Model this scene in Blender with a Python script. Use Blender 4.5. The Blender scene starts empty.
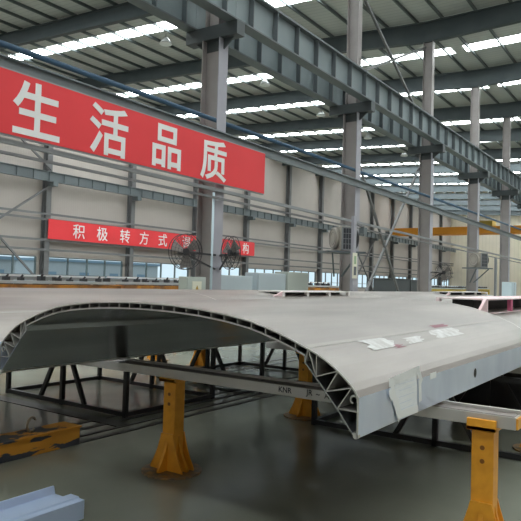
import bpy, bmesh, math, random
from mathutils import Vector, Matrix
random.seed(4)
S = bpy.context.scene
COL = S.collection
PI = math.pi
ORD = ['first', 'second', 'third', 'fourth', 'fifth', 'sixth', 'seventh', 'eighth', 'ninth', 'tenth', 'eleventh',
       'twelfth', 'thirteenth', 'fourteenth', 'fifteenth', 'sixteenth', 'seventeenth', 'eighteenth']

# ------------------------------------------------------------------ materials
def mat(name, rgb, rough=0.6, metal=0.0, noise=0.0, scale=3.0, rgb2=None, bump=0.0, emit=None, estr=0.0, stretch=(1, 1, 1),
        lo=0.35, hi=0.65, spec=0.5, rvar=0.0):
    m = bpy.data.materials.new(name); m.use_nodes = True
    nt = m.node_tree; b = nt.nodes['Principled BSDF']
    b.inputs['Base Color'].default_value = (*rgb, 1)
    b.inputs['Roughness'].default_value = rough
    b.inputs['Metallic'].default_value = metal
    b.inputs['Specular IOR Level'].default_value = spec
    if rgb2 is not None or bump or rvar:
        tc = nt.nodes.new('ShaderNodeTexCoord'); mp = nt.nodes.new('ShaderNodeMapping')
        mp.inputs['Scale'].default_value = stretch
        nz = nt.nodes.new('ShaderNodeTexNoise'); nz.inputs['Scale'].default_value = scale
        nz.inputs['Detail'].default_value = 6
        nt.links.new(tc.outputs['Object'], mp.inputs[0]); nt.links.new(mp.outputs[0], nz.inputs['Vector'])
        if rgb2 is not None:
            cr = nt.nodes.new('ShaderNodeValToRGB')
            cr.color_ramp.elements[0].position = lo; cr.color_ramp.elements[1].position = hi
            cr.color_ramp.elements[0].color = (*rgb, 1); cr.color_ramp.elements[1].color = (*rgb2, 1)
            nt.links.new(nz.outputs['Fac'], cr.inputs[0]); nt.links.new(cr.outputs[0], b.inputs['Base Color'])
        if bump:
            bp = nt.nodes.new('ShaderNodeBump'); bp.inputs['Strength'].default_value = bump
            bp.inputs['Distance'].default_value = 0.02
            nt.links.new(nz.outputs['Fac'], bp.inputs['Height']); nt.links.new(bp.outputs[0], b.inputs['Normal'])
        if rvar:
            mr = nt.nodes.new('ShaderNodeMapRange'); mr.inputs['To Min'].default_value = rough - rvar
            mr.inputs['To Max'].default_value = rough + rvar
            nt.links.new(nz.outputs['Fac'], mr.inputs['Value']); nt.links.new(mr.outputs[0], b.inputs['Roughness'])
    if emit:
        b.inputs['Emission Color'].default_value = (*emit, 1); b.inputs['Emission Strength'].default_value = estr
    return m

def ribbed(name, rgb, rgb2, axis, freq, rough=0.6):
    """corrugated sheet: ribs along one axis as a bump and slight tone change"""
    m = mat(name, rgb, rough); nt = m.node_tree; b = nt.nodes['Principled BSDF']
    tc = nt.nodes.new('ShaderNodeTexCoord'); w = nt.nodes.new('ShaderNodeTexWave')
    w.bands_direction = axis; w.inputs['Scale'].default_value = freq; w.inputs['Distortion'].default_value = 0
    cr = nt.nodes.new('ShaderNodeValToRGB'); cr.color_ramp.elements[0].position = 0.0; cr.color_ramp.elements[1].position = 0.12
    cr.color_ramp.elements[0].color = (*rgb2, 1); cr.color_ramp.elements[1].color = (*rgb, 1)
    nz = nt.nodes.new('ShaderNodeTexNoise'); nz.inputs['Scale'].default_value = 0.35; nz.inputs['Detail'].default_value = 4
    mx = nt.nodes.new('ShaderNodeMixRGB'); mx.blend_type = 'MULTIPLY'; mx.inputs[0].default_value = 0.25
    nt.links.new(tc.outputs['Object'], w.inputs[0]); nt.links.new(w.outputs['Fac'], cr.inputs[0])
    nt.links.new(tc.outputs['Object'], nz.inputs['Vector'])
    nt.links.new(cr.outputs[0], mx.inputs[1]); nt.links.new(nz.outputs['Fac'], mx.inputs[2])
    nt.links.new(mx.outputs[0], b.inputs['Base Color'])
    return m

M = {}
M['floor'] = mat('polished_floor', (0.215, 0.222, 0.178), 0.22, rgb2=(0.26, 0.265, 0.215), scale=0.8, rvar=0.06, spec=0.45)
M['groove'] = mat('track_groove', (0.055, 0.052, 0.045), 0.5)
M['rail'] = mat('track_rail', (0.10, 0.095, 0.085), 0.4, 0.5)
M['roof'] = ribbed('roof_sheet', (0.58, 0.60, 0.58), (0.46, 0.49, 0.48), 'X', 1.0)
M['rafter'] = mat('rafter_paint', (0.055, 0.072, 0.08), 0.6, rgb2=(0.07, 0.088, 0.096), scale=1.2)
M['purlin'] = mat('purlin_steel', (0.10, 0.12, 0.12), 0.55, 0.2)
M['sky'] = mat('translucent_skylight', (0.8, 0.85, 0.85), 0.5, emit=(0.93, 1.0, 1.0), estr=15.0)
M['wall'] = ribbed('wall_panel', (0.52, 0.465, 0.43), (0.49, 0.44, 0.405), 'X', 1.6)
M['wallend'] = ribbed('end_wall_panel', (0.90, 0.82, 0.68), (0.82, 0.75, 0.62), 'Y', 0.5)
M['col'] = mat('column_paint', (0.27, 0.245, 0.24), 0.5, rgb2=(0.31, 0.285, 0.28), scale=1.5)
M['colblue'] = mat('column_paint_lit_face', (0.33, 0.33, 0.38), 0.45, rgb2=(0.38, 0.37, 0.41), scale=1.5)  # brighter, bluer copy of the column paint, light on the near face included
M['post'] = mat('wall_post_paint', (0.14, 0.14, 0.145), 0.5, rgb2=(0.17, 0.17, 0.175), scale=1.5)
M['girder'] = mat('girder_paint', (0.17, 0.21, 0.225), 0.5, rgb2=(0.20, 0.24, 0.255), scale=1.0)
M['girderdark'] = mat('girder_flange', (0.12, 0.14, 0.15), 0.5)
M['bracket'] = mat('bracket_dark', (0.055, 0.065, 0.07), 0.5)
M['chord'] = mat('chord_paint', (0.14, 0.165, 0.18), 0.45, rgb2=(0.17, 0.195, 0.205), scale=2)
M['tube'] = mat('galvanised_tube', (0.27, 0.28, 0.29), 0.4, 0.3)
M['bluepipe'] = mat('blue_pipe', (0.045, 0.10, 0.17), 0.4)
M['red'] = mat('banner_red', (0.80, 0.04, 0.05), 0.55, rgb2=(0.75, 0.036, 0.045), scale=0.7)
M['glyph'] = mat('banner_white', (0.80, 0.80, 0.80), 0.6)
M['alu'] = mat('mill_aluminium', (0.26, 0.232, 0.214), 0.40, 0.5, rgb2=(0.37, 0.335, 0.31), scale=1.3, stretch=(0.5, 2.5, 2.5), rvar=0.07)
M['skirt'] = mat('skirt_aluminium_lit', (0.62, 0.69, 0.82), 0.4, 0.5, rgb2=(0.72, 0.79, 0.90), scale=3.0, stretch=(1.5, 2, 0.6), rvar=0.08)  # bluish reflected light is put into the base colour
M['aluin'] = mat('inner_aluminium', (0.40, 0.42, 0.44), 0.2, 0.9, rgb2=(0.48, 0.50, 0.52), scale=1.5, stretch=(0.3, 4, 4), rvar=0.05)
M['cut'] = mat('cut_edge_aluminium', (0.55, 0.54, 0.52), 0.4, 0.6)
M['weldline'] = mat('ground_weld', (0.36, 0.33, 0.31), 0.5, 0.4)
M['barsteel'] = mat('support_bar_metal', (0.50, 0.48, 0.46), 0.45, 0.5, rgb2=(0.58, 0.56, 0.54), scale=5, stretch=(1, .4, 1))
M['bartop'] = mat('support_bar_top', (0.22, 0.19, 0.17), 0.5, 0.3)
M['ink'] = mat('ink_mark', (0.03, 0.03, 0.035), 0.7)
M['yel'] = mat('stand_yellow', (0.90, 0.41, 0.03), 0.42, rgb2=(0.76, 0.32, 0.02), scale=9, bump=0.05)
M['yeldirty'] = mat('stand_base_worn', (0.36, 0.20, 0.06), 0.6, rgb2=(0.17, 0.13, 0.09), scale=14, lo=.4, hi=.6)
M['hole'] = mat('bolt_hole_dark', (0.25, 0.09, 0.01), 0.6)
M['black'] = mat('trestle_black', (0.018, 0.018, 0.02), 0.45)
M['dark'] = mat('dark_void', (0.02, 0.02, 0.02), 0.8)
M['wornyel'] = mat('beam_worn_yellow', (0.66, 0.29, 0.03), 0.5, rgb2=(0.05, 0.055, 0.07), scale=4.2, stretch=(0.7, 1, 3.2), lo=0.54, hi=0.57)
M['hook'] = mat('hook_steel', (0.36, 0.30, 0.22), 0.4, 0.7)
M['ext'] = mat('blue_film_aluminium', (0.50, 0.60, 0.80), 0.35, 0.35)
M['paper'] = mat('paper_white', (0.80, 0.83, 0.84), 0.7)
M['printed'] = mat('paper_printed', (0.84, 0.88, 0.91), 0.7, rgb2=(0.90, 0.92, 0.93), scale=40, stretch=(0.2, 1, 3))
M['tape'] = mat('masking_tape', (0.86, 0.88, 0.88), 0.5)
M['mask'] = mat('masking_residue', (0.62, 0.62, 0.61), 0.5, rgb2=(0.44, 0.42, 0.40), scale=18)
M['pink'] = mat('pink_mark', (0.28, 0.12, 0.145), 0.6)
M['pinkframe'] = mat('pink_primer_frame', (0.80, 0.55, 0.58), 0.5, 0.1, rgb2=(0.82, 0.74, 0.74), scale=2.5)
M['whiteframe'] = mat('white_frame', (0.80, 0.77, 0.75), 0.5, 0.1)
M['magenta'] = mat('magenta_tape', (0.70, 0.16, 0.30), 0.6)
M['cab'] = mat('cabinet_blue_grey', (0.47, 0.54, 0.58), 0.4, rgb2=(0.50, 0.57, 0.61), scale=1)
M['cab2'] = mat('cabinet_green_grey', (0.45, 0.49, 0.45), 0.4)
M['seam'] = mat('seam_dark', (0.12, 0.13, 0.14), 0.6)
M['sign'] = mat('warning_sign_white', (0.75, 0.73, 0.60), 0.5)
M['signyel'] = mat('warning_triangle', (0.45, 0.28, 0.03), 0.5)
M['fan'] = mat('fan_guard_dark', (0.05, 0.05, 0.055), 0.4, 0.3)
M['fanblade'] = mat('fan_blade_grey', (0.22, 0.20, 0.19), 0.4, 0.2)
M['cooler'] = mat('cooler_beige', (0.36, 0.33, 0.29), 0.5)
M['grille'] = mat('grille_dark', (0.05, 0.055, 0.065), 0.5)
M['orange'] = mat('crane_orange', (0.83, 0.33, 0.03), 0.45)
M['orangebed'] = mat('machine_orange', (0.68, 0.27, 0.03), 0.5, rgb2=(0.30, 0.13, 0.04), scale=2.5, lo=.45, hi=.6)
M['yelbed'] = mat('machine_yellow', (0.62, 0.45, 0.09), 0.5)
M['box'] = mat('dark_crate', (0.075, 0.085, 0.09), 0.6)
M['glass'] = mat('window_glass', (0.8, 0.9, 0.95), 0.05)
gb = M['glass'].node_tree.nodes['Principled BSDF']; gb.inputs['Transmission Weight'].default_value = 1.0; gb.inputs['IOR'].default_value = 1.02
M['frame'] = mat('window_frame', (0.13, 0.17, 0.18), 0.5)
M['ground'] = mat('outdoor_ground', (0.35, 0.36, 0.33), 0.9, rgb2=(0.28, 0.30, 0.26), scale=.2)
M['bld'] = mat('pale_building', (0.55, 0.58, 0.60), 0.7)
M['bldblue'] = mat('blue_band', (0.26, 0.37, 0.47), 0.5)
M['lamp'] = mat('lamp_aluminium', (0.55, 0.57, 0.58), 0.4, 0.5)
M['lampglow'] = mat('lamp_diffuser', (0.75, 0.78, 0.78), 0.4)
M['wood'] = mat('timber', (0.35, 0.24, 0.13), 0.7, rgb2=(0.25, 0.17, 0.09), scale=8, stretch=(1, 6, 6))
M['lightblue'] = mat('light_blue_sheet', (0.55, 0.66, 0.72), 0.5)
M['screen'] = mat('label_green', (0.30, 0.42, 0.25), 0.6)

# ------------------------------------------------------------------ mesh builder
class MB:
    def __init__(s): s.v = []; s.f = []; s.smooth = []
    def add(s, vs, fs, smooth=False):
        o = len(s.v); s.v += [tuple(p) for p in vs]
        for f in fs: s.f.append([o + i for i in f]); s.smooth.append(smooth)
        return s
    def box(s, x0, x1, y0, y1, z0, z1):
        x0, x1 = sorted((x0, x1)); y0, y1 = sorted((y0, y1)); z0, z1 = sorted((z0, z1))
        return s.add([(x0, y0, z0), (x1, y0, z0), (x1, y1, z0), (x0, y1, z0), (x0, y0, z1), (x1, y0, z1), (x1, y1, z1), (x0, y1, z1)],
              [(3, 2, 1, 0), (4, 5, 6, 7), (0, 1, 5, 4), (1, 2, 6, 5), (2, 3, 7, 6), (3, 0, 4, 7)])
    def beam(s, a, b, w, h, up=(0, 0, 1)):
        a = Vector(a); b = Vector(b); d = (b - a).normalized(); u = Vector(up)
        if abs(d.dot(u)) > 0.98: u = Vector((1, 0, 0))
        r = d.cross(u).normalized(); u = r.cross(d)
        vs = [p + r * (i * w / 2) + u * (j * h / 2) for p in (a, b) for i, j in ((-1, -1), (1, -1), (1, 1), (-1, 1))]
        return s.add(vs, [(3, 2, 1, 0), (4, 5, 6, 7), (0, 1, 5, 4), (1, 2, 6, 5), (2, 3, 7, 6), (3, 0, 4, 7)])
    def tube(s, a, b, r, n=10, r2=None):
        a = Vector(a); b = Vector(b); d = (b - a).normalized(); u = Vector((0, 0, 1)) if abs(d.z) < .95 else Vector((1, 0, 0))
        p = d.cross(u).normalized(); q = p.cross(d); r2 = r if r2 is None else r2
        vs = []
        for c, rr in ((a, r), (b, r2)):
            for k in range(n):
                t = 2 * PI * k / n; vs.append(c + p * (rr * math.cos(t)) + q * (rr * math.sin(t)))
        s.add(vs, [(k, (k + 1) % n, n + (k + 1) % n, n + k) for k in range(n)], True)
        s.f.append([len(s.v) - 2 * n + k for k in range(n)][::-1]); s.smooth.append(False)
        s.f.append([len(s.v) - n + k for k in range(n)]); s.smooth.append(False)
        return s
    def prism(s, poly, a, b, axis='x'):
        """poly: closed outline of (p,q); extruded from a to b along the axis"""
        n = len(poly)
        def P(t, p): return {'x': (t, p[0], p[1]), 'y': (p[0], t, p[1]), 'z': (p[0], p[1], t)}[axis]
        vs = [P(a, p) for p in poly] + [P(b, p) for p in poly]
        return s.add(vs, [tuple(range(n))[::-1], tuple(range(n, 2 * n))] + [(i, (i + 1) % n, n + (i + 1) % n, n + i) for i in range(n)])
    def ring(s, c, nrm, R, r, n=24, m=8, a0=0, a1=2 * PI):
        c = Vector(c); nrm = Vector(nrm).normalized(); u = Vector((0, 0, 1)) if abs(nrm.z) < .9 else Vector((1, 0, 0))
        p = nrm.cross(u).normalized(); q = p.cross(nrm)
        full = abs(a1 - a0 - 2 * PI) < 1e-6; N = n if full else n + 1
        vs = []
        for i in range(N):
            t = a0 + (a1 - a0) * i / n; e = p * math.cos(t) + q * math.sin(t)
            for j in range(m):
                w = 2 * PI * j / m; vs.append(c + e * (R + r * math.cos(w)) + nrm * (r * math.sin(w)))
        fs = []
        for i in range(n if full else n):
            k = (i + 1) % N
            for j in range(m): fs.append((i * m + j, i * m + (j + 1) % m, k * m + (j + 1) % m, k * m + j))
        return s.add(vs, fs, True)
    def build(s, name, material, parent=None, bevel=0, loc=None):
        me = bpy.data.meshes.new(name); me.from_pydata(s.v, [], s.f); me.update()
        for p, sm in zip(me.polygons, s.smooth): p.use_smooth = sm
        bm = bmesh.new(); bm.from_mesh(me); bmesh.ops.recalc_face_normals(bm, faces=bm.faces); bm.to_mesh(me); bm.free()
        me.materials.append(M[material] if isinstance(material, str) else material)
        o = bpy.data.objects.new(name, me); COL.objects.link(o)
        if parent: o.parent = parent
        if loc: o.location = loc
        if bevel:
            b = o.modifiers.new('bevel', 'BEVEL'); b.width = bevel; b.segments = 2; b.limit_method = 'ANGLE'
        return o

def tag(o, label=None, cat=None, group=None, kind=None):
    if label: o['label'] = label
    if cat: o['category'] = cat
    if group: o['group'] = group
    if kind: o['kind'] = kind
    return o
def empty(name, loc, label, cat, group=None, rz=0):
    o = bpy.data.objects.new(name, None); COL.objects.link(o); o.location = loc; o.rotation_euler = (0, 0, rz); o.empty_display_size = .2
    return tag(o, label, cat, group)
def copy_tree(o, parent=None):
    c = o.copy(); COL.objects.link(c); c.parent = parent
    for ch in list(o.children): copy_tree(ch, c)
    return c
def text(name, s, size, loc, rot, material, parent=None, bold=0.0, depth=0.004):
    cu = bpy.data.curves.new(name, 'FONT'); cu.body = s; cu.size = size; cu.align_x = 'CENTER'; cu.align_y = 'CENTER'
    cu.offset = bold; cu.extrude = depth; cu.resolution_u = 4
    t = bpy.data.objects.new(name, cu); COL.objects.link(t)
    bpy.context.view_layer.update()
    dg = bpy.context.evaluated_depsgraph_get(); me = bpy.data.meshes.new_from_object(t.evaluated_get(dg))
    bpy.data.objects.remove(t); me.name = name
    # centre the glyph on its own outline
    xs = [v.co.x for v in me.vertices]; ys = [v.co.y for v in me.vertices]
    if xs:
        cx = (min(xs) + max(xs)) / 2; cy = (min(ys) + max(ys)) / 2
        for v in me.vertices: v.co.x -= cx; v.co.y -= cy
    me.materials.clear(); me.materials.append(M[material])
    o = bpy.data.objects.new(name, me); COL.objects.link(o); o.location = loc; o.rotation_euler = rot
    if parent: o.parent = parent
    return o

# ------------------------------------------------------------------ camera and light outside
f_px = 624.0
yaw, pitch, roll = map(math.radians, (34.47, 1.84, 1.66))
fw = Vector((math.cos(yaw) * math.cos(pitch), math.sin(yaw) * math.cos(pitch), math.sin(pitch)))
ri = Vector((math.sin(yaw), -math.cos(yaw), 0)); up = ri.cross(fw)
ri2 = ri * math.cos(roll) + up * math.sin(roll); up2 = -ri * math.sin(roll) + up * math.cos(roll)
cam = bpy.data.cameras.new('camera'); co = bpy.data.objects.new('camera', cam); COL.objects.link(co)
cam.sensor_width = 36; cam.lens = 36 * f_px / 521; cam.clip_end = 500; cam.clip_start = 0.05
mx = Matrix((ri2, up2, -fw)).transposed().to_4x4(); mx.translation = Vector((0, 0, 1.6)); co.matrix_world = mx
S.camera = co
w = bpy.data.worlds.new('overcast_sky'); S.world = w; w.use_nodes = True
bg = w.node_tree.nodes['Background']; bg.inputs['Color'].default_value = (0.80, 0.90, 0.95, 1); bg.inputs['Strength'].default_value = 1.1
S.view_settings.view_transform = 'Standard'; S.view_settings.look = 'None'; S.view_settings.gamma = 1
S.view_settings.use_curve_mapping = False
S.view_settings.exposure = 0.0

# ------------------------------------------------------------------ setting
UC = [-3.0, 4.7, 12.25, 20.15, 27.9, 35.6, 43.0, 50.5, 58.0, 65.5, 73.0, 80.5, 88.0, 95.5, 103.0, 110.5]
VC = 10.0
KW = 1.097    # the window wall lies this much farther out than first measured
def wz(z): return 1.6 + (z - 1.6) * KW
UW = [KW * x for x in (17.6, 24.9, 32.2, 39.5, 46.7, 53.9, 60.8, 67.6, 74.4, 81.2, 88.0, 94.8, 101.6)]
VW = 37.3; U0 = -9.0; U1 = 118.0; VR = -13.0
def roofz(v): return 14.0 + 0.05 * (v - 10) if v > 10 else 14.0 + 0.01 * (10 - v)

tag(MB().box(U0, U1, VR, VW, -0.2, 0).build('floor', 'floor'), kind='structure')
# sunken transport tracks in the floor
for i, (v, wd) in enumerate(((4.80, .07), (4.98, .05), (5.20, .07), (5.42, .05))):
    MB().box(-2, 30, v - wd / 2, v + wd / 2, 0.0, 0.006).build('trim_%d' % (i + 1), 'groove')['kind'] = 'structure'
MB().box(4.68, 4.86, 5.0, 9.0, 0.0, 0.008).build('trim_5', 'groove')['kind'] = 'structure'
for i, v in enumerate((6.6, 6.9)):
    MB().box(7.5, 40, v - .05, v + .05, 0.0, 0.006).build('trim_%d' % (i + 6), 'groove')['kind'] = 'structure'

STRIPS = [-5.5, 2.0, 9.2, 16.4, 23.3, 29.35, 32.4, 39.2, 48.0, 55.0, 64.5, 72.0, 79.5, 87.0, 94.5, 102.0, 109.0, 114.0]  # unseen near strips and the far end pair are added for their light
SW = 0.95
ceil = MB()
edges = [U0] + [e for s in STRIPS for e in (s - SW / 2, s + SW / 2)] + [U1]
def slab(mb, a, b, v0, v1, dz=0, t=.06):
    z0, z1 = roofz(v0 + 1e-4) + dz, roofz(v1 - 1e-4) + dz
    mb.prism([(v0, z0), (v1, z1), (v1, z1 + t), (v0, z0 + t)], a, b, 'x')
for a, b in zip(edges[::2], edges[1::2]):
    slab(ceil, a, b, 10, VW); slab(ceil, a, b, VR, 10)
for s in STRIPS:
    slab(ceil, s - SW / 2, s + SW / 2, 10, 10.3); slab(ceil, s - SW / 2, s + SW / 2, 9.7, 10)
    slab(ceil, s - SW / 2, s + SW / 2, 35.6, VW); slab(ceil, s - SW / 2, s + SW / 2, VR, VR + 1)
ceiling = tag(ceil.build('ceiling', 'roof'), kind='structure')
for i, s in enumerate(STRIPS):
    for v0, v1 in ((10.3, 35.6), (VR + 1, 9.7)):
        mb = MB(); slab(mb, s - SW / 2, s + SW / 2, v0, v1, 0.01, .03); mb.build('skylight', 'sky', ceiling)
# purlins: children of the ceiling
pv = [10.6 + 1.5 * k for k in range(18)] + [9.4 - 1.5 * k for k in range(15)]
for v in pv:
    z = roofz(v)
    MB().prism([(v - .04, z - .15), (v + .04, z - .15), (v + .04, z - .005), (v - .04, z - .005)], U0, U1, 'x').build('purlin', 'purlin', ceiling)

# wall with windows
wl = MB(); win_n = 1
bays = [(U0, 3.0), (3.0, 10.3)] + [(10.3, UW[0])] + list(zip(UW, UW[1:])) + [(UW[-1], U1)]
wl.box(U0, U1, VW, VW + .15, 2.86, 15.6); wl.box(U0, U1, VW, VW + .15, 0, 0.95)
for k, (a, b) in enumerate(bays):
    if b - a < 4: wl.box(a, b, VW, VW + .15, .95, 2.86); continue
    x0, x1 = a + .5, b - .5
    wl.box(a, x0, VW, VW + .15, .95, 2.86); wl.box(x1, b, VW, VW + .15, .95, 2.86)
    if b < 10: wl.box(x0, x1, VW, VW + .15, .95, 2.86); continue
    n = 4; wd = (x1 - x0) / n
    fr = MB(); fr.box(x0, x1, VW - .02, VW + .1, .95, 1.02).box(x0, x1, VW - .02, VW + .1, 2.79, 2.86)
    for j in range(n + 1): fr.box(x0 + j * wd - .05, x0 + j * wd + .05, VW - .02, VW + .1, 1.02, 2.79)
    fr.box(x0, x1, VW, VW + .06, 1.55, 1.6)
    wo = fr.build('window_%d' % win_n, 'frame'); wo['kind'] = 'structure'
    MB().box(x0 + .02, x1 - .02, VW + .04, VW + .05, 1.0, 2.82).build('glass', 'glass', wo)
    win_n += 1
tag(wl.build('wall_left', 'wall'), kind='structure')
tag(MB().box(U1, U1 + .2, VR, VW + .15, 0, 15.6).build('wall_far', 'wallend'), kind='structure')
tag(MB().box(U0 - .2, U0, VR, VW + .15, 0, 15.6).build('wall_back', 'wall'), kind='structure')
tag(MB().box(U0, U1, VR - .2, VR, 0, 15.6).build('wall_right', 'wall'), kind='structure')
g = MB().box(-60, 260, VW + .2, 200, -.3, -.05).build('trim_8', 'ground'); g['kind'] = 'structure'

# buildings outside
for i, (u, v, wd, h, lab) in enumerate(((34, 62, 16, 3.1, 'low pale building seen through the windows left of the fan column'),
                                        (62, 70, 22, 3.4, 'pale building seen through the windows right of the fan column'))):
    b = empty('outbuilding', (u, v, 0), lab, 'building')
    MB().box(-wd / 2, wd / 2, 0, 6, -.05, h).build('wall', 'bld', b)
    MB().box(-wd / 2 - .3, wd / 2 + .3, -.3, 6.3, h, h + .35).build('roof', 'bldblue', b)
    for k in range(4):
        MB().box(-wd / 2 + 1 + k * wd / 4, -wd / 2 + 2.6 + k * wd / 4, -.06, 0, 1.0, 2.0).build('window', 'bldblue', b)

# ------------------------------------------------------------------ rafters
for i, u in enumerate(UC):
    rf = MB()
    rt = [(VW - .05, roofz(VW) - .16), (10, 13.84), (VR + .05, roofz(VR) - .16)]
    rb = [(VW - .05, roofz(VW) - .9), (16, roofz(16) - .92), (10, 12.9), (5, roofz(5) - .98), (VR + .05, roofz(VR) - .95)]
    web = rt + rb[::-1]
    rf.prism(web, u - .02, u + .02, 'x')
    for P in (rt, rb):
        for a, b in zip(P, P[1:]): rf.beam((u, a[0], a[1]), (u, b[0], b[1]), .26, .04)
    o = rf.build('roof_rafter', 'rafter')
    tag(o, 'dark blue-grey tapered roof rafter crossing the hall, %s in line from the photographer' % ORD[i], 'rafter', 'roof rafters')

# ------------------------------------------------------------------ column row
def make_column():
    r = empty('steel_column', (0, 0, 0), 'x', 'column', 'steel columns along the crane row')
    a = .27
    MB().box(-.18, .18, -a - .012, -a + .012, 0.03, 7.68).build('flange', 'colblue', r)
    MB().box(-.18, .18, a - .012, a + .012, 0.03, 7.68).build('flange', 'col', r)
    MB().box(-.012, .012, -a + .012, a - .012, 0.03, 7.68).build('web', 'col', r)
    cap = MB().prism([(-.80, 7.68), (.86, 7.68), (.86, 8.02), (-.80, 8.02)], -.16, .16, 'x')
    cap.prism([(-.6, 7.68), (-.26, 7.4), (.26, 7.4), (.6, 7.68)], -.02, .02, 'x')
    cap.build('crane_bracket', 'bracket', r)
    u = MB().box(-.16, .16, -.22, -.2, 8.02, 12.88).box(-.16, .16, .2, .22, 8.02, 12.88).box(-.01, .01, -.2, .2, 8.02, 12.88)
    u.build('upper_shaft', 'col', r)
    bp = MB().box(-.28, .28, -.38, .38, 0, .03).build('base_plate', 'col', r)
    return r
proto = make_column(); cols = []
for i, u in enumerate(UC):
    c = proto if i == 0 else copy_tree(proto)
    c.location = (u, VC, 0)
    extra = {2: 'tall steel column carrying the two round wall fans, behind the red banner', 3: 'tall steel column carrying the boxed air cooler, right of the banner',
             4: 'tall steel column directly right of the X bracing and dark crates', 5: 'tall steel column in front of the orange crane, with a small cooler',
             6: 'tall steel column near the right edge, before the pale end wall'}
    c['label'] = extra.get(i, 'tall steel crane column, %s in the row from the photographer' % ORD[i])
    cols.append(c)

# crane girders: one per span and side
def make_girder(L, name_label):
    r = empty('crane_girder', (0, 0, 0), name_label, 'girder', 'crane girders on the column row')
    MB().box(0, L, -.17, .17, 8.02, 8.06).box(0, L, -.17, .17, 8.90, 8.94).build('flange', 'girderdark', r)
    MB().box(0, L, -.01, .01, 8.06, 8.90).build('web', 'girder', r)
    MB().box(0, L, -.04, .04, 8.94, 9.06).build('crane_rail', 'girderdark', r)
    n = 7
    for k in range(n):
        x = L * (k + .5) / n
        MB().box(x - .012, x + .012, -.16, .16, 8.06, 8.90).build('stiffener', 'girderdark', r)
    return r
for side, v in enumerate((9.38, 10.68)):
    for i in range(len(UC) - 1):
        gd = make_girder(UC[i + 1] - UC[i] - .01, 'crane girder on the %s side of the columns, %s span from the photographer' % ('near' if side == 0 else 'window', ORD[i]))
        gd.location = (UC[i], v, 0)

# X braces in the column row
def brace(name, a, b, c, d, r, lab, m='post'):
    o = empty(name, ((a[0] + b[0]) / 2, a[1], 0), lab, 'brace')
    for p, q in ((a, b), (c, d)):
        e = MB().beam((p[0] - o.location.x, 0, p[2]), (q[0] - o.location.x, 0, q[2]), r, r).build('brace_bar', m, o)
    return o
u3, u4 = UC[3] + .2, UC[4] - .2
o = brace('cross_brace', (u3 + .2, 10.1, 12.6), (u4 - .6, 10.1, 9.2), (u4, 10.1, 12.6), (u3, 10.1, 9.2), .09, 'upper X brace above the crane girder, between cooler column and the next')
o = brace('cross_brace', (u3 + .3, 10.3, 7.0), (u4 - 1.2, 10.3, .2), (u4, 10.3, 7.0), (u3 + .9, 10.3, .2), .085, 'lower X brace between the cooler column and the next, above dark crates')

# chords, tubes and pipe along the column row
for i, (z0, z1, v, m, nm, lab, sl) in enumerate(((5.05, 5.27, 9.66, 'chord', 'truss_chord', 'blue-grey horizontal steel channel running behind the top of the banner', -.004),
                                       (3.82, 3.9, 9.66, 'tube', 'horizontal_tube', 'pale steel tube running along under the red banner', -.008))):
    mb = MB(); a, b = 2.0, 105.0
    mb.prism([(a, z0 + sl * (a - 6)), (b, z0 + sl * (b - 6)), (b, z1 + sl * (b - 6)), (a, z1 + sl * (a - 6))], v - .05, v + .03, 'y')
    if i == 0: mb.prism([(a, z1 + .0), (b, z1 + sl * (b - 6)), (b, z1 + .03 + sl * (b - 6)), (a, z1 + .03)], v - .12, v + .05, 'y')
    tag(mb.build(nm, m), lab, 'beam')
tag(MB().beam((2, 9.6, 3.68), (105, 9.6, 3.68 - .8), .05, .05).build('conduit', 'post'), 'thin dark conduit just below the pale tube under the banner', 'conduit')
tag(MB().tube((2, 9.8, 5.54), (105, 9.8, 6.0), .055, 10).build('blue_pipe', 'bluepipe'), 'blue service pipe running above the red banner', 'pipe')
tag(MB().tube((UC[2] - .3, 9.66, 0), (UC[2] - .3, 9.66, 3.74), .03, 8).build('vertical_conduit', 'lightblue'), 'pale vertical conduit beside the fan column below the banner', 'conduit')

# ------------------------------------------------------------------ big banner
RX = (PI / 2, 0, 0)
bn = empty('red_banner', (9.3, 9.54, 3.96), 'large red banner with four white Chinese characters across the fan column', 'banner')
MB().box(-5.2, 4.66, -.012, .012, 0, 1.09).build('banner_sheet', 'red', bn)
MB().box(-5.2, 4.66, .0, .04, 1.06, 1.12).box(-5.2, 4.66, .0, .04, -.03, .02).build('banner_frame', 'tube', bn)
for ch, u in zip('生活品质', (6.76, 8.43, 10.10, 11.75)):
    text('character', ch, 1.04, (u - 9.3, -.016, .53), RX, 'glyph', bn, bold=.018)
sb = empty('red_banner', (36.4 * KW, VW - .72, wz(3.86)), 'small red banner with a line of pale Chinese characters on the far wall', 'banner')
MB().box(-11.6 * KW, 11.1 * KW, -.02, .02, 0, 1.25 * KW).build('banner_sheet', 'red', sb)
for ch, u in zip('积极转方式调结构', (27.2, 29.2, 31.3, 33.2, 35.2, 37.9, 42.1, 46.1)):
    text('character', ch, 1.12, ((u - 36.4) * KW, -.03, .69), RX, 'glyph', sb, bold=.006)

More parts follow.
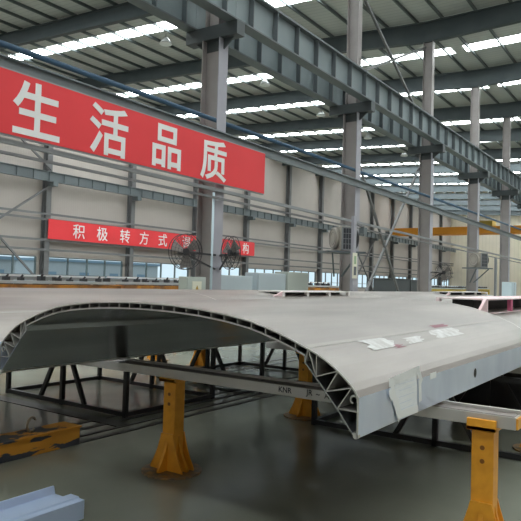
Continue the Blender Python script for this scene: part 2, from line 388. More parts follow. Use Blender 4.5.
# ------------------------------------------------------------------ window wall posts, rails
def make_post():
    r = empty('wall_post', (0, 0, 0), 'x', 'column', 'steel posts along the window wall')
    MB().box(-.2, .2, -.25, -.22, 0, 15.0).box(-.2, .2, .22, .25, 0, 15.0).box(-.015, .015, -.22, .22, 0, 15.0).build('shaft', 'post', r)
    MB().box(-.2, .2, -.95, -.25, 7.7, 8.0).build('crane_bracket', 'girderdark', r)
    return r
pp = make_post()
for i, u in enumerate(UW):
    c = pp if i == 0 else copy_tree(pp); c.location = (u, VW - .28, 0)
    c['label'] = 'dark steel post on the window wall, %s from the left end of that wall' % ORD[i]
wcb = MB().box(U0, U1, 36.2, 36.44, 8.0, 8.04).box(U0, U1, 36.3, 36.34, 8.04, 8.64).box(U0, U1, 36.2, 36.44, 8.64, 8.68)
for k in range(100): wcb.box(U0 + .6 + k * 1.26, U0 + .63 + k * 1.26, 36.2, 36.3, 8.04, 8.64)
tag(wcb.build('wall_crane_beam', 'girderdark'), 'blue-grey crane beam running along the window wall', 'beam')
for z, lab in ((5.42, 'upper thin rail on the window wall, above the small banner'), (5.08, 'second thin rail on the window wall, just above small banner'),
               (3.78, 'thin rail on the window wall, just under the small banner'), (3.15, 'lowest thin rail on the window wall, above the windows')):
    tag(MB().box(U0, U1, VW - .62, VW - .54, wz(z) - .075, wz(z) + .075).build('wall_rail', 'post'), lab, 'rail', 'rails on the window wall')
o = brace('cross_brace', (UW[0], VW - .7, 2.2), (UW[1], VW - .7, 7.8), (UW[0], VW - .7, 7.8), (UW[1], VW - .7, .5), .12, 'X brace on the window wall at the left edge of the picture')
o = brace('cross_brace', (UW[0], VW - .7, 14.3), (UW[1], VW - .7, 8.9), (UW[0], VW - .7, 8.9), (UW[1], VW - .7, 14.3), .12, 'upper X brace on the window wall above the crane beam')
o = brace('cross_brace', (UW[7], VW - .7, .5), (UW[8], VW - .7, 7.7), (UW[7], VW - .7, 7.7), (UW[8], VW - .7, .5), .14, 'far X brace on the window wall behind the column bracing')

# orange overhead crane far back
cr = empty('overhead_crane', (86, 23.6, 0), 'orange overhead travelling crane spanning the far half of the hall', 'crane')
MB().box(-.35, .35, -12.4, 12.4, 8.75, 9.75).build('bridge_girder', 'orange', cr, .03)
MB().box(1.3, 1.9, -12.4, 12.4, 8.75, 9.75).build('bridge_girder', 'orange', cr, .03)
MB().box(-.6, 2.2, 12.4, 13.0, 8.68, 9.3).build('end_carriage', 'girderdark', cr); MB().box(-.6, 2.2, -13.1, -12.4, 9.07, 9.5).build('end_carriage', 'girderdark', cr)
MB().box(-.2, 1.8, -2, 0, 9.75, 10.5).build('hoist_trolley', 'yelbed', cr)

# ------------------------------------------------------------------ aluminium roof panels
HALF = 1.44; VM = 2.72
right_outer = [(0, .87), (0, 1.125), (.02, 1.15), (.055, 1.19), (.085, 1.208), (.14, 1.235), (.19, 1.252), (.285, 1.285), (.36, 1.312), (.453, 1.338), (.55, 1.365), (.644, 1.386),
               (.80, 1.411), (.99, 1.431), (1.2, 1.443), (1.44, 1.447)]
# rounder shoulder, so that the curve leaves the skirt smoothly
right_outer = [(0, .87), (0, 1.06), (.018, 1.09), (.045, 1.12), (.085, 1.155), (.13, 1.19), (.18, 1.222), (.235, 1.25), (.285, 1.27), (.36, 1.30), (.453, 1.333), (.55, 1.362), (.644, 1.386),
               (.80, 1.411), (.99, 1.431), (1.2, 1.443), (1.44, 1.447)]
outer = [(VM - HALF + d, z) for d, z in right_outer] + [(VM + HALF - d, z) for d, z in right_outer[::-1][1:]]
def normals(pl):
    out = []
    for i in range(len(pl)):
        a = Vector(pl[max(i - 1, 0)]); b = Vector(pl[min(i + 1, len(pl) - 1)]); d = (b - a).normalized(); out.append(Vector((-d.y, d.x)))
    return out
def skin_z(v):
    for a, b in zip(outer, outer[1:]):
        if a[0] <= v <= b[0] and b[0] > a[0]: return a[1] + (b[1] - a[1]) * (v - a[0]) / (b[0] - a[0])
    return .87
SLABT = .036
def inner_slab():
    pts = []
    N = normals(outer)
    for p, n in zip(outer, N):
        if abs(p[0] - VM) <= HALF - .275: pts.append((p[0] - n.x * SLABT, p[1] - n.y * SLABT))
    return pts
def sheet(mb, pl, a, b, t=.006, inward=-1):
    N = normals(pl); q = [(p[0] + inward * n.x * t, p[1] + inward * n.y * t) for p, n in zip(pl, N)]
    n = len(pl); vs = [(u, *p) for u in (a, b) for p in pl] + [(u, *p) for u in (a, b) for p in q]
    fs = []
    for i in range(n - 1):
        fs += [(i, i + 1, n + i + 1, n + i), (2 * n + i, 3 * n + i, 3 * n + i + 1, 2 * n + i + 1),
               (i, 2 * n + i, 2 * n + i + 1, i + 1), (n + i, n + i + 1, 3 * n + i + 1, 3 * n + i)]
    fs += [(0, n, 3 * n, 2 * n), (n - 1, 3 * n - 1, 4 * n - 1, 2 * n - 1)]
    mb.add(vs, fs, False)
inner_pts = inner_slab()
# lower side boxes: knuckle and slanting inner wall, mirrored
node_o = [(.285, 1.27), (.235, 1.245), (.115, 1.173), (.042, 1.10), (.012, .99)]
node_i = [(.298, 1.20), (.236, 1.134), (.177, 1.068), (.112, .994), (.03, .89)]
def make_panel(name, u0, u1, dv, dz, lab, detail=True, dark=False):
    r = empty(name, (u0, VM + dv, dz), lab, 'aluminium roof panel', 'aluminium roof panels')
    L = u1 - u0
    sh = [(p[0] - VM, p[1]) for p in outer]; inn = [(p[0] - VM, p[1]) for p in inner_pts]
    # split the skin: the two flat skirts and the curved top
    top = [p for p in sh if p[1] >= 1.06 - 1e-6]
    mb = MB(); sheet(mb, top, 0, L); o = mb.build('top_skin', 'alu', r)
    for s in (-1, 1):
        mb = MB(); x = s * HALF; mb.box(0, L, x, x - s * .006, .87, 1.06); mb.build('skirt', 'skirt', r)
    mb = MB(); sheet(mb, inn, 0, L, .005)
    for s in (-1, 1):
        P = [inn[0] if s < 0 else inn[-1]] + [(s * (HALF - d), z) for d, z in node_i]
        for a, b in zip(P, P[1:]): mb.beam((0, *a), (L, *a), .001, .001) if False else mb.add([(0, a[0], a[1]), (0, b[0], b[1]), (L, b[0], b[1]), (L, a[0], a[1]),
            (0, a[0] - s * .006, a[1] - .003), (0, b[0] - s * .006, b[1] - .003), (L, b[0] - s * .006, b[1] - .003), (L, a[0] - s * .006, a[1] - .003)],
            [(0, 1, 2, 3), (7, 6, 5, 4), (0, 4, 5, 1), (3, 2, 6, 7), (0, 3, 7, 4), (1, 5, 6, 2)])
    mb.build('inner_skin', 'aluin', r)
    if detail:
        wb = MB()
        def plate(a, b, t=.005):
            a = Vector(a); b = Vector(b); d = (b - a).normalized(); n = Vector((-d.y, d.x)) * t / 2
            wb.prism([tuple(a + n), tuple(b + n), tuple(b - n), tuple(a - n)], 0.001, L - .001, 'x')
        for s in (-1, 1):
            O = [(s * (HALF - d), z) for d, z in node_o]; I = [(s * (HALF - d), z) for d, z in node_i]
            plate(O[0], I[0]); plate(O[1], I[1]); plate(I[1], O[2]); plate(O[2], I[2]); plate(I[2], O[3]); plate(O[3], I[3]); plate(I[3], O[4]); plate(O[0], I[1])
            plate(I[4], (s * (HALF - .003), .872), .012)
        k = 0; y = -(HALF - .36)
        while y < HALF - .35:
            z1 = skin_z(y + VM) - .004
            # inner z below
            zz = None
            for a, b in zip(inn, inn[1:]):
                if min(a[0], b[0]) <= y <= max(a[0], b[0]): zz = a[1] + (b[1] - a[1]) * (y - a[0]) / (b[0] - a[0])
            if zz: plate((y, z1), (y, zz))
            y += .092
        wb.build('core_web', 'cut', r)
        # bright cut end edges follow the two skins
        ee = MB()
        for pl_ in (sh, inn):
            sheet(ee, pl_, -.004, .0, .008)
        for s in (-1, 1):
            ee.ring((.01, s * (HALF - .03), 1.045), (1, 0, 0), .018, .005, 20, 6, -.6, 4.4)
            ee.tube((-.004, s * (HALF - .012), .878), (.02, s * (HALF - .012), .878), .014, 12)
        ee.build('cut_edge', 'cut', r)
        # longitudinal weld seams on top
        for y in (-1.14, -.62, .0, .62, 1.14):
            z = skin_z(y + VM); s_ = (skin_z(y + VM + .01) - skin_z(y + VM - .01)) / .02
            MB().add([(0.02, y - .012, z - .012 * s_ + .0012), (L - .02, y - .012, z - .012 * s_ + .0012), (L - .02, y + .012, z + .012 * s_ + .0012), (0.02, y + .012, z + .012 * s_ + .0012)],
                     [(0, 1, 2, 3)]).build('weld_seam', 'weldline', r)
    # end rim at the far end
    er = MB(); sheet(er, sh, L, L + .012, .03); er.build('end_rim', 'whiteframe', r)
    return r
P1 = make_panel('roof_panel', 2.72, 6.76, 0, 0, 'nearest curved aluminium train roof panel, its hollow cut end facing the camera, on yellow stands')
P2 = make_panel('roof_panel', 6.80, 12.0, 0, -.06, 'curved aluminium panel straight behind the nearest one, carrying the pink window frame', False)
P3 = make_panel('roof_panel', 0.9, 6.2, 3.17, 0, 'curved aluminium panel lying parallel on the left behind the nearest one')
P4 = make_panel('roof_panel', 6.23, 11.4, 3.17, -.006, 'curved aluminium panel in front of the cabinets, with a small white window frame', False)
P5 = make_panel('roof_panel', 11.43, 20, 3.17, -.02, 'distant curved aluminium panel before the dark crates, carrying a far white frame', False)

# oval hole and small label on the near skirt
def disc(name, c, rx, rz, m, parent=None, v=0):
    n = 24; cx, cy, cz = c
    return MB().add([(cx + rx * math.cos(2 * PI * k / n), cy, cz + rz * math.sin(2 * PI * k / n)) for k in range(n)], [tuple(range(n))]).build(name, m, parent)
px0 = P1.location
disc('drain_hole', (4.67 - px0.x, -HALF - .0015, .972), .035, .034, 'dark', P1)
MB().box(3.70 - px0.x, 3.81 - px0.x, -HALF - .0025, -HALF, 1.035, 1.07).build('small_label', 'tape', P1)

# taped paper on the near skirt
pa = empty('paper_sheet', (3.3, 1.28, .98), 'white printed paper sheet taped to the side of the nearest panel', 'paper')
MB().add([(3.13 - 3.3, -.004, 1.105 - .98), (3.47 - 3.3, -.005, 1.10 - .98), (3.49 - 3.3, -.004, .90 - .98), (3.21 - 3.3, -.006, .895 - .98)], [(0, 1, 2, 3)]).build('sheet', 'printed', pa)
for kk, (a, b, wd) in enumerate((((3.06, 1.09), (3.50, 1.115), .045), ((3.09, 1.10), (3.15, .97), .05), ((3.15, .99), (3.22, .882), .06), ((3.46, 1.125), (3.54, 1.04), .04),
                 ((3.50, 1.06), (3.52, .93), .045), ((3.18, .905), (3.48, .895), .04), ((3.07, 1.06), (3.10, 1.0), .05))):
    yy = -.0075 - kk * .0007; A = Vector((a[0] - 3.3, yy, a[1] - .98)); B = Vector((b[0] - 3.3, yy, b[1] - .98)); d = (B - A).normalized(); n = Vector((-d.z, 0, d.x)) * wd / 2
    MB().add([A + n, B + n, B - n, A - n], [(0, 1, 2, 3)]).build('tape_strip', 'tape', pa)
for k in range(5):
    MB().box(-.10, .12 - .03 * (k % 2), -.0062, -.0061, .085 - k * .035, .087 - k * .035).build('text_line', 'skirt', pa)

# tape patches on the curved top
def patch(name, pts, m, lab, cat, parent=None, h=.003):
    """thin sheet following the curved skin: pts (u, v) outline rows"""
    (ua, va), (ub, vb) = pts
    vs = []; fs = []; n = 6
    for j in range(n + 1):
        v = va + (vb - va) * j / n; jit = random.uniform(-.05, .05)
        vs += [(ua + jit, v, skin_z(v) + h), (ub + random.uniform(-.06, .06), v, skin_z(v) + h)]
    for j in range(n): fs.append((2 * j, 2 * j + 1, 2 * j + 3, 2 * j + 2))
    o = MB().add(vs, fs, False).build(name, m, parent)
    if lab: tag(o, lab, cat)
    return o
patch('masking_patch', ((3.30, 1.46), (3.66, 1.56)), 'mask', 'white masking patch on the curved top, nearest the cut end', 'masking patch')
patch('masking_patch', ((3.58, 1.445), (3.69, 1.475)), 'pink', 'pink mark beside the nearest white masking patch', 'mark', None, .004)
patch('masking_patch', ((3.84, 1.46), (4.12, 1.52)), 'mask', 'small white masking patch in the middle of the shoulder line', 'masking patch')
patch('masking_patch', ((4.42, 1.46), (5.02, 1.56)), 'mask', 'long white masking patch above the oval hole in the skirt', 'masking patch')
patch('masking_patch', ((4.65, 1.58), (5.0, 1.62)), 'pink', 'thin pink streak above the long white masking patch', 'mark', None, .004)

# window-frame coamings standing on the panels behind
def coaming(u0, u1, v0, v1, z0, z1, nwin, mframe, lab, tape=False):
    r = empty('window_frame_assembly', (u0, v0, z0), lab, 'window frame')
    L = u1 - u0; W = v1 - v0; H = z1 - z0; t = .014
    MB().box(0, L, 0, .04, 0, t).box(0, L, W - .04, W, 0, t).box(0, .04, 0, W, 0, t).box(L - .04, L, 0, W, 0, t).build('bottom_rail', mframe, r)
    MB().box(-.01, L + .01, -.01, W + .01, H - t, H).build('top_sheet', mframe, r)
    # raked nose at the near end
    MB().prism([(-.35, 0.0), (0, 0), (0, H), (-.02, H)], 0, .03, 'y').build('raked_corner', 'pinkframe', r)
    for j in range(nwin + 1):
        x = L * j / nwin; MB().box(x - .035, x + .035, -.005, .045, t, H - t).build('mullion', 'magenta' if tape and j == 1 else mframe, r)
        MB().box(x - .04, x + .04, W - .04, W, t, H - t).build('mullion', mframe, r)
    MB().box(.05, L - .05, .16, W - .16, t, H - t).build('shade_core', 'dark', r)  # dark box fills the frame in place of the shade inside
    return r
coaming(6.98, 11.6, 1.80, 2.35, 1.30, 1.47, 4, 'pinkframe', 'pink and white window frame with dark openings right behind the nearest panel', True)
coaming(8.0, 10.2, 5.05, 5.5, 1.35, 1.445, 3, 'whiteframe', 'white window frame with dark openings in front of the grey cabinets')
coaming(16.0, 19.6, 5.05, 5.5, 1.345, 1.45, 3, 'whiteframe', 'small far white window frame behind the pink one')

# ------------------------------------------------------------------ support bars
def bar(u, va, vb, z0, z1, lab, marks=False):
    r = empty('support_bar', (u, (va + vb) / 2, z0), lab, 'support bar', 'bars carrying the panels')
    h = z1 - z0; L = (vb - va) / 2
    MB().box(-.07, .07, -L, L, 0, h - .022).build('bar_body', 'barsteel', r, .003)
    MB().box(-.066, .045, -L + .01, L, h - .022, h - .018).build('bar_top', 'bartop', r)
    MB().box(.045, .07, -L, L, h - .022, h).build('lip', 'barsteel', r)
    MB().box(-.068, .068, -L - .012, -L, .004, h - .03).build('end_cap', 'yel', r)
    if marks:
        for s, v in (('KNR', 2.40), ('JR', 2.20), ('~', 2.13), ('A', 2.06)):
            text('stamp', s, .055, (-.0715, v - (va + vb) / 2, h * .45), (PI / 2, 0, -PI / 2), 'ink', r, bold=.001, depth=.0005)
    return r
bar(3.93, .82, 5.24, .772, .868, 'long pale metal support bar nearest the camera under the cut end of the panel', True)
bar(6.50, .95, 4.3, .772, .868, 'second support bar under the far end of the nearest panel')

# ------------------------------------------------------------------ yellow stands
def make_stand(lab, lip=.815):
    r = empty('yellow_stand', (0, 0, 0), lab, 'stand', 'yellow stands under the support bars')
    n = 28
    MB().prism([(.25 * math.cos(2 * PI * k / n), .25 * math.sin(2 * PI * k / n)) for k in range(n)], 0, .015, 'z').build('base_plate', 'yeldirty', r)
    MB().box(-.06, .06, -.065, .065, .015, .77).build('post', 'yel', r, .006)
    for a in range(4):
        ang = a * PI / 2
        prof = [(.055, .02), (.17, .02), (.175, .04), (.135, .10), (.10, .17), (.078, .24), (.062, .31), (.055, .315)]
        g = MB().prism([(p, q) for p, q in prof], -.012, .012, 'y').build('gusset', 'yel', r); g.rotation_euler = (0, 0, ang)
    fl = [(-.175, .02), (-.17, .05), (-.13, .12), (-.10, .19), (-.075, .27), (-.062, .32), (.062, .32), (.075, .27), (.10, .19), (.13, .12), (.17, .05), (.175, .02)]
    for q in (-.075, .063): MB().prism(fl, q, q + .012, 'x').build('flared_plate', 'yel', r)
    for z in (.56, .64):
        c = MB().tube((-.0635, .0, z), (-.058, .0, z), .014, 14).build('bolt_hole', 'hole', r)
    cap = MB().box(-.10, .10, -.085, .085, .745, .772).box(-.10, -.075, -.085, .085, .745, lip).box(.075, .10, -.085, .085, .745, lip).build('saddle', 'yel', r, .004)
    return r
st = make_stand('yellow stand with flared foot standing under the arch, left of centre', .775)
st2 = make_stand('yellow stand at the lower right, holding the end of the pale bar')
for (u, v, lab) in ((3.93, 3.53, None), (3.93, 1.01, 'yellow stand at the lower right, holding the end of the pale bar'),
                    (6.50, 3.76, 'yellow stand glimpsed behind the cut side of the nearest panel'), (6.72, 1.2, 'yellow stand at the right edge in the dark under the panel'),
                    (8.9, 7.4, 'far yellow stand whose foot shows beyond the arch, in the black trestle'), (8.9, 8.5, 'farther yellow stand left of the other far one')):
    c = st if lab is None else (st2 if u < 4 else copy_tree(st))
    c.location = (u, v, 0)
    if lab: c['label'] = lab

# ------------------------------------------------------------------ black trestles
def trestle(u0, u1, v0, v1, h, lab, mids=1):
    r = empty('black_trestle', ((u0 + u1) / 2, (v0 + v1) / 2, 0), lab, 'trestle', 'black welded trestle frames')
    a = (u1 - u0) / 2; b = (v1 - v0) / 2; t = .05
    for x in (-a, a):
        MB().box(x - t / 2, x + t / 2, -b, b, .01, .01 + t).build('bottom_rail', 'black', r)
        MB().box(x - t / 2, x + t / 2, -b, b, h - t, h).build('top_rail', 'black', r)
        for y in (-b, 0, b):
            MB().box(x - t / 2, x + t / 2, y - t / 2, y + t / 2, 0, h - t).build('leg', 'black', r)
        for s in (-1, 1):
            MB().beam((x, 0 + s * .03, h - t), (x, s * .42, .05), .045, .045).build('diagonal', 'black', r)
    for y in (-b, b):
        MB().box(-a, a, y - t / 2, y + t / 2, .01, .01 + t).build('bottom_rail', 'black', r)
        MB().box(-a, a, y - t / 2, y + t / 2, h - t, h).build('top_rail', 'black', r)
    return r
trestle(5.05, 6.62, 5.27, 7.5, .84, 'black trestle at the left under the panels, seen through below the skirt')
trestle(6.2, 8.2, .70, 3.46, .76, 'black trestle behind the right yellow stand, below the nearest panel')
trestle(7.4, 9.6, 5.0, 7.0, .82, 'black trestle in the distance beneath the arch')
trestle(10.6, 11.9, 1.2, 3.9, .80, 'black trestle farther back on the right under the second panel')
trestle(14, 17, 4.6, 7.2, .82, 'black trestle far back beneath the panel with the far white frame')

dk = empty('shade_filler', (9.45, 1.9, 0), 'added black box standing in for the shade below the second panel at the right', 'shade filler')  # black box added to stand in for the dark under the second panel
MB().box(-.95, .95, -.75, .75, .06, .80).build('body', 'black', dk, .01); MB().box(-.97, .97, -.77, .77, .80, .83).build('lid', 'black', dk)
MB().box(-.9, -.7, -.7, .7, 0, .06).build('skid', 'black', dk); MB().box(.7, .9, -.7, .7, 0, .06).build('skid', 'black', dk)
# yellow and black lifting beam on the floor
lb = empty('lifting_beam', (2.9, 4.86, 0), 'worn yellow and black striped steel lifting beam on the floor at left', 'lifting beam')
MB().box(-1.2, 1.08, -.11, .11, .0, .165).build('beam_body', 'wornyel', lb, .006)
MB().box(-1.2, 1.08, -.13, .13, .165, .18).build('top_flange', 'wornyel', lb)
MB().ring((.62, 0, .25), (0.35, -1, 0), .062, .012, 24, 8, -2.3, 2.6).build('hook', 'hook', lb)
MB().tube((.62, 0, .178), (.62, 0, .2), .02, 10).build('hook_shank', 'hook', lb)

# pale blue extruded profile bottom left
ex = empty('aluminium_profile', (2.0, 3.27, 0), 'pale blue aluminium channel profile at the bottom left corner', 'aluminium profile')
prof = [(.33, 0), (.33, .150), (.315, .150), (.30, .10), (.15, .10), (.14, .135), (.06, .135), (.05, .125), (.0, .125), (.0, 0)]
MB().prism([(y, z) for y, z in prof], -1.6, .80, 'x').build('profile_body', 'ext', ex, .004)

# ------------------------------------------------------------------ cabinets
def cabinet(u0, u1, v0, h, m, lab, warn=False, dp=.45):
    r = empty('electrical_cabinet', ((u0 + u1) / 2, v0, 0), lab, 'cabinet', 'electrical cabinets along the column row')
    a = (u1 - u0) / 2
    MB().box(-a, a, 0, dp, .06, h).build('body', m, r, .01)
    MB().box(-a + .03, a - .03, .04, dp - .04, 0, .06).build('plinth', 'seam', r)
    d = MB().box(-a + .03, a - .03, -.02, 0, .1, h - .03).build('door', m, r, .004)
    MB().box(a - .12, a - .09, -.04, -.02, .9, 1.05).build('handle', 'seam', d)
    if warn:
        s = MB().box(-.16, .16, -.03, -.021, h - .50, h - .10).build('warning_sign', 'sign', r)
        MB().add([(-.11, -.034, h - .40), (.11, -.034, h - .40), (0, -.034, h - .18)], [(0, 1, 2)]).build('triangle', 'signyel', s)
        MB().add([(-.02, -.036, h - .29), (.015, -.036, h - .30), (-.01, -.036, h - .37), (.02, -.036, h - .33)], [(0, 1, 3, 2)]).build('bolt_symbol', 'ink', s)
    return r
cabinet(10.5, 11.2, 9.2, 1.64, 'cab2', 'green-grey cabinet with a yellow warning triangle left of the fan column', True, .22)
cabinet(13.05, 14.7, 10.35, 1.72, 'cab', 'blue-grey electrical cabinet directly right of the fan column')
cabinet(14.95, 16.5, 10.35, 1.83, 'cab', 'blue-grey electrical cabinet in the middle of the cabinet row')
cabinet(16.55, 17.9, 10.35, 1.90, 'cab2', 'green-grey electrical cabinet, rightmost and tallest of the cabinet row')
# dark crates
for a, b, h, lab in ((28.5, 30.3, 1.84, 'dark grey crate left of its twin, before the X bracing'), (30.42, 32.7, 1.81, 'dark grey crate right of its twin, by the second column')):
    r = empty('dark_crate', ((a + b) / 2, 12.2, 0), lab, 'crate', 'dark crates by the bracing')
    MB().box(-(b - a) / 2, (b - a) / 2, -.6, .6, .1, h).build('body', 'box', r, .02)
    MB().box(-(b - a) / 2 - .03, (b - a) / 2 + .03, -.63, .63, h, h + .05).build('lid', 'box', r)
    for x in (-.7, 0, .7): MB().box(x - .06, x + .06, -.6, .6, 0, .1).build('skid', 'black', r)

# ------------------------------------------------------------------ fans and coolers
def make_fan(lab):
    r = empty('industrial_fan', (0, 0, 0), lab, 'fan', 'round fans on the columns')   # faces -x, hub at the origin
    R = .40
    gd = MB()
    for k, x in enumerate((-.11, .09)): gd.ring((x * .6, 0, 0), (1, 0, 0), R, .009, 32, 6)
    for rr in (.32, .24, .16): gd.ring((-.11 + .05 * rr, 0, 0), (1, 0, 0), rr, .004, 28, 5); gd.ring((.1 - .05 * rr, 0, 0), (1, 0, 0), rr, .004, 28, 5)
    for k in range(24):
        t = 2 * PI * k / 24
        c, s = math.cos(t), math.sin(t)
        gd.beam((-.12, .06 * c, .06 * s), (-.066, R * c, R * s), .005, .005); gd.beam((.11, .06 * c, .06 * s), (.054, R * c, R * s), .005, .005)
    gd.build('guard', 'fan', r)
    MB().tube((-.05, 0, 0), (.20, 0, 0), .08, 16).build('motor', 'fan', r)
    for k in range(3):
        bl = MB().add([(-.02, .05, -.05), (.02, .05, .05), (.05, .36, .15), (-.04, .36, -.13), (-.014, .05, -.05), (.026, .05, .05), (.056, .36, .15), (-.034, .36, -.13)],
                      [(0, 1, 2, 3), (7, 6, 5, 4), (0, 3, 7, 4), (1, 5, 6, 2), (3, 2, 6, 7), (0, 4, 5, 1)]).build('blade', 'fanblade', r)
        bl.rotation_euler = (2 * PI * k / 3 + .4, 0, 0)
    return r
F1 = make_fan('round guarded fan on the left side of the fan column')
def place_fan(o, u, v, z, rz, colu, lab=None, tilt=0):
    o.location = (u, v, z); o.rotation_euler = (0, tilt, rz)
    if lab: o['label'] = lab
    return o
place_fan(F1, 10.62, 9.35, 2.2, 1.25, 0)
F2 = copy_tree(F1); place_fan(F2, 11.98, 9.1, 2.25, -.45, 0, 'round guarded fan on the right side of the fan column')
F3 = copy_tree(F1); place_fan(F3, 27.86, 9.1, 2.2, .9, 0, 'dark round fan right of the second tall column, above yellow machines')
for u, z, w_, lab in ((UC[2] - .1, 2.2, (10.80, 9.5), 'left'), (UC[2] + .1, 2.2, (12.1, 9.3), 'right'), (UC[4], 2.2, (27.9, 9.3), 'far')):
    tag(MB().beam((u, 9.71, z), (w_[0], w_[1] + .04, z), .05, .05).beam((u, 9.71, z - .35), (w_[0], w_[1], z - .05), .035, .035)
        .build('fan_bracket', 'fan'), {'left': 'bracket holding the left fan on the fan column', 'right': 'bracket holding the right fan on the fan column', 'far': 'bracket of the far fan on the second column'}[lab], 'bracket')

def make_cooler(lab):
    r = empty('air_cooler', (0, 0, 0), lab, 'air cooler', 'boxed coolers on the columns')
    MB().box(-.30, .24, -.42, .42, .0, .80).build('housing', 'cooler', r, .02)
    g = MB().box(-.22, .16, -.45, -.42, .06, .74).build('grille', 'grille', r)
    sl = MB()
    for k in range(5): sl.box(-.22 + k * .095 - .006, -.22 + k * .095 + .006, -.465, -.45, .06, .74)
    for k in range(5): sl.box(-.22, .16, -.465, -.45, .06 + k * .17 - .008, .06 + k * .17 + .008)
    sl.build('grille_bars', 'tube', g)
    MB().box(-.26, -.22, -.47, -.42, .03, .77).box(.16, .20, -.47, -.42, .03, .77).box(-.26, .20, -.47, -.42, .74, .78).box(-.26, .20, -.47, -.42, .02, .06).build('grille_frame', 'tube', r)
    n = 24
    for x, m, w_ in ((-.36, 'cooler', .12), (.30, 'fan', .12)):
        d = MB().tube((x - w_ / 2, -.05, .42), (x + w_ / 2, -.05, .42), .34, n).build('fan_drum', m, r)
        MB().ring((x - w_ / 2 if x < 0 else x + w_ / 2, -.05, .42), (1, 0, 0), .31, .015, 24, 6).ring((x - w_ / 2 if x < 0 else x + w_ / 2, -.05, .42), (1, 0, 0), .2, .01, 24, 6).build('drum_ring', 'fanblade', d)
    MB().box(-.75, .55, -.5, .42, -.06, 0).build('platform', 'girderdark', r)
    for x in (-.55, .35): MB().beam((x, -.4, -.06), (x * .3, .42, -.8), .05, .05).build('strut', 'girderdark', r)
    return r
K1 = make_cooler('boxed air cooler with dark grille on the column right of the banner'); K1.location = (18.35, 9.3, 2.62); K1.rotation_euler = (0, 0, -.72)
K2 = copy_tree(K1); K2.location = (34.2, 9.3, 2.62); K2.rotation_euler = (0, 0, -.5); K2['label'] = 'small far air cooler on the column before the orange crane'
# slim light post with notice in front of the cooler column
ps = empty('slim_post', (17.72, 8.65, 0), 'slim pale post with a notice in front of the cooler column', 'post')
MB().box(-.09, .09, -.05, .05, 0, 3.7).build('shaft', 'colblue', ps)
nt_ = MB().box(-.16, .16, -.065, -.05, 1.75, 2.55).build('notice', 'sign', ps)
MB().box(-.07, .07, -.07, -.066, 2.2, 2.45).build('emblem', 'screen', nt_)
MB().box(-.08, .1, -.07, -.066, 1.85, 2.12).build('text_block', 'seam', nt_)
MB().beam((0, 0, 3.5), (.7, 0, 3.42), .06, .06).build('arm', 'post', ps)
cmr = MB().box(.55, .8, -.08, .08, 3.2, 3.4).build('camera_head', 'girderdark', ps)
ps2 = empty('slim_post', (35.0, 8.6, 0), 'slim pale far post beside the column before the orange crane', 'post')
MB().box(-.1, .1, -.05, .05, 0, 3.2).build('shaft', 'tube', ps2)

# ------------------------------------------------------------------ machine beds with clamped profiles in the left bay
def machine_bed(u0, u1, v, z, mbase, lab, profile=True, seed=1):
    rnd = random.Random(seed)
    r = empty('machine_bed', ((u0 + u1) / 2, v, 0), lab, 'machine bed')
    a = (u1 - u0) / 2
    MB().box(-a, a, -.3, .3, z - .30, z - .2).build('bed_beam', mbase, r)
    n = max(3, int((u1 - u0) / 1.6))
    for k in range(n + 1):
        x = -a + 2 * a * k / n
        MB().box(x - .07, x + .07, -.25, .25, 0, z - .30).build('leg', mbase, r)
    if profile:
        MB().box(-a + .1, a - .1, -.2, .2, z - .18, z - .11).build('clamped_profile', 'cab', r)
        MB().box(-a, a, .34, .40, z - .02, z + .025).build('guide_rail', 'paper', r)
        for k in range(n + 1): MB().box(-a + 2 * a * k / n - .04, -a + 2 * a * k / n + .04, .30, .36, z - .25, z - .02).build('rail_bracket', 'fan', r)
        x = -a + .3
        while x < a - .2:
            h = rnd.uniform(.05, .13); wd = rnd.uniform(.06, .16)
            c = MB().box(x - wd, x + wd, -.1, .1, z - .2, z - .17).box(x - wd * .4, x + wd * .4, -.08, .08, z - .11, z - .11 + h * .8)
            c.tube((x, 0, z - .12 + h * .8), (x + .05, 0, z - .06 + h * .8), .025, 6)
            c.build('clamp', 'fan', r); x += rnd.uniform(.32, .62)
    return r
machine_bed(6.5, 11.3, 12.4, 1.56, 'orangebed', 'orange machine bed with clamped profiles along the left edge', True, 2)
machine_bed(11.6, 15.6, 12.6, 1.57, 'orangebed', 'dark orange machine bed with clamps left of the fan column', True, 3)
machine_bed(18.3, 24.0, 12.5, 1.58, 'orangebed', 'orange machine bed with clamps between cabinets and cooler column', True, 4)
machine_bed(34.0, 44.0, 13.0, 1.58, 'yelbed', 'yellow machine frame with clamps right of the dark crates', True, 5)
machine_bed(44.0, 60.0, 15.5, 1.6, 'yelbed', 'far yellow machine frame beneath the orange crane', True, 6)
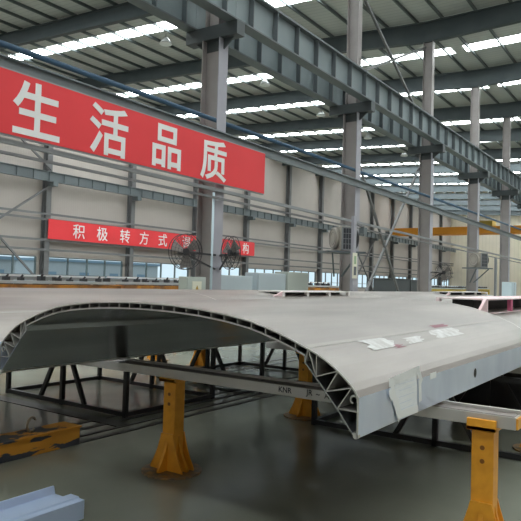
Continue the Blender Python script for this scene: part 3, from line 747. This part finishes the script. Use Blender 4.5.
machine_bed(20.5, 30.0, 17.0, 1.55, 'tube', 'grey machine bed behind the orange ones, below the windows', True, 7)
machine_bed(9.0, 20.0, 16.5, 1.72, 'tube', 'long pale machine bed below the small banner', False, 8)
# far racks of pipes on the right
rk = empty('pipe_rack', (52, 8.0, 0), 'far rack of dark pipes near the right edge', 'rack')
for k in range(3): MB().box(-3, 3, -.6, .6, .5 + k * .55, .56 + k * .55).build('shelf', 'post', rk)
for x in (-2.9, 0, 2.9): MB().box(x - .05, x + .05, -.6, .6, 0, 2.1).build('upright', 'post', rk)
for k in range(3):
    for j in range(5): MB().tube((-2.9, -.45 + j * .22, .65 + k * .55), (2.9, -.45 + j * .22, .65 + k * .55), .08, 8).build('stored_pipe', 'tube', rk)
lbx = empty('light_cabinet', (40.8, 9.2, 0), 'light blue upright cabinet at the foot of the column near the right edge', 'cabinet')
MB().box(-.6, .6, -.3, .3, .05, 1.95).build('body', 'lightblue', lbx, .02); MB().box(-.01, .01, -.31, -.3, .1, 1.9).build('door_gap', 'seam', lbx)
MB().box(-.55, .55, -.28, .28, 0, .05).build('plinth', 'seam', lbx)

# high-bay lamps
def make_lamp(lab):
    r = empty('high_bay_lamp', (0, 0, 0), lab, 'lamp', 'bell lamps hanging from the roof')
    MB().tube((0, 0, .3), (0, 0, 1.6), .012, 6).build('cord', 'post', r)
    MB().tube((0, 0, 0), (0, 0, .3), .32, 20, .09).build('shade', 'lamp', r)
    MB().tube((0, 0, -.03), (0, 0, 0.0), .29, 20).build('diffuser', 'lampglow', r)
    return r
lamp = make_lamp('bell lamp hanging near the top left, before the fan column')
for k, (u, v, lab) in enumerate(((21.5, 20.6, None), (28.9, 19.9, 'bell lamp hanging just right of the fan column'), (36.2, 20.3, 'bell lamp hanging farther back in the window bay'),
                                 (43.6, 20.3, 'bell lamp fourth back in the window bay'), (51, 20.3, 'bell lamp fifth back in the window bay'))):
    c = lamp if lab is None else copy_tree(lamp)
    c.location = (u, v, roofz(v) - 1.79)
    if lab: c['label'] = lab
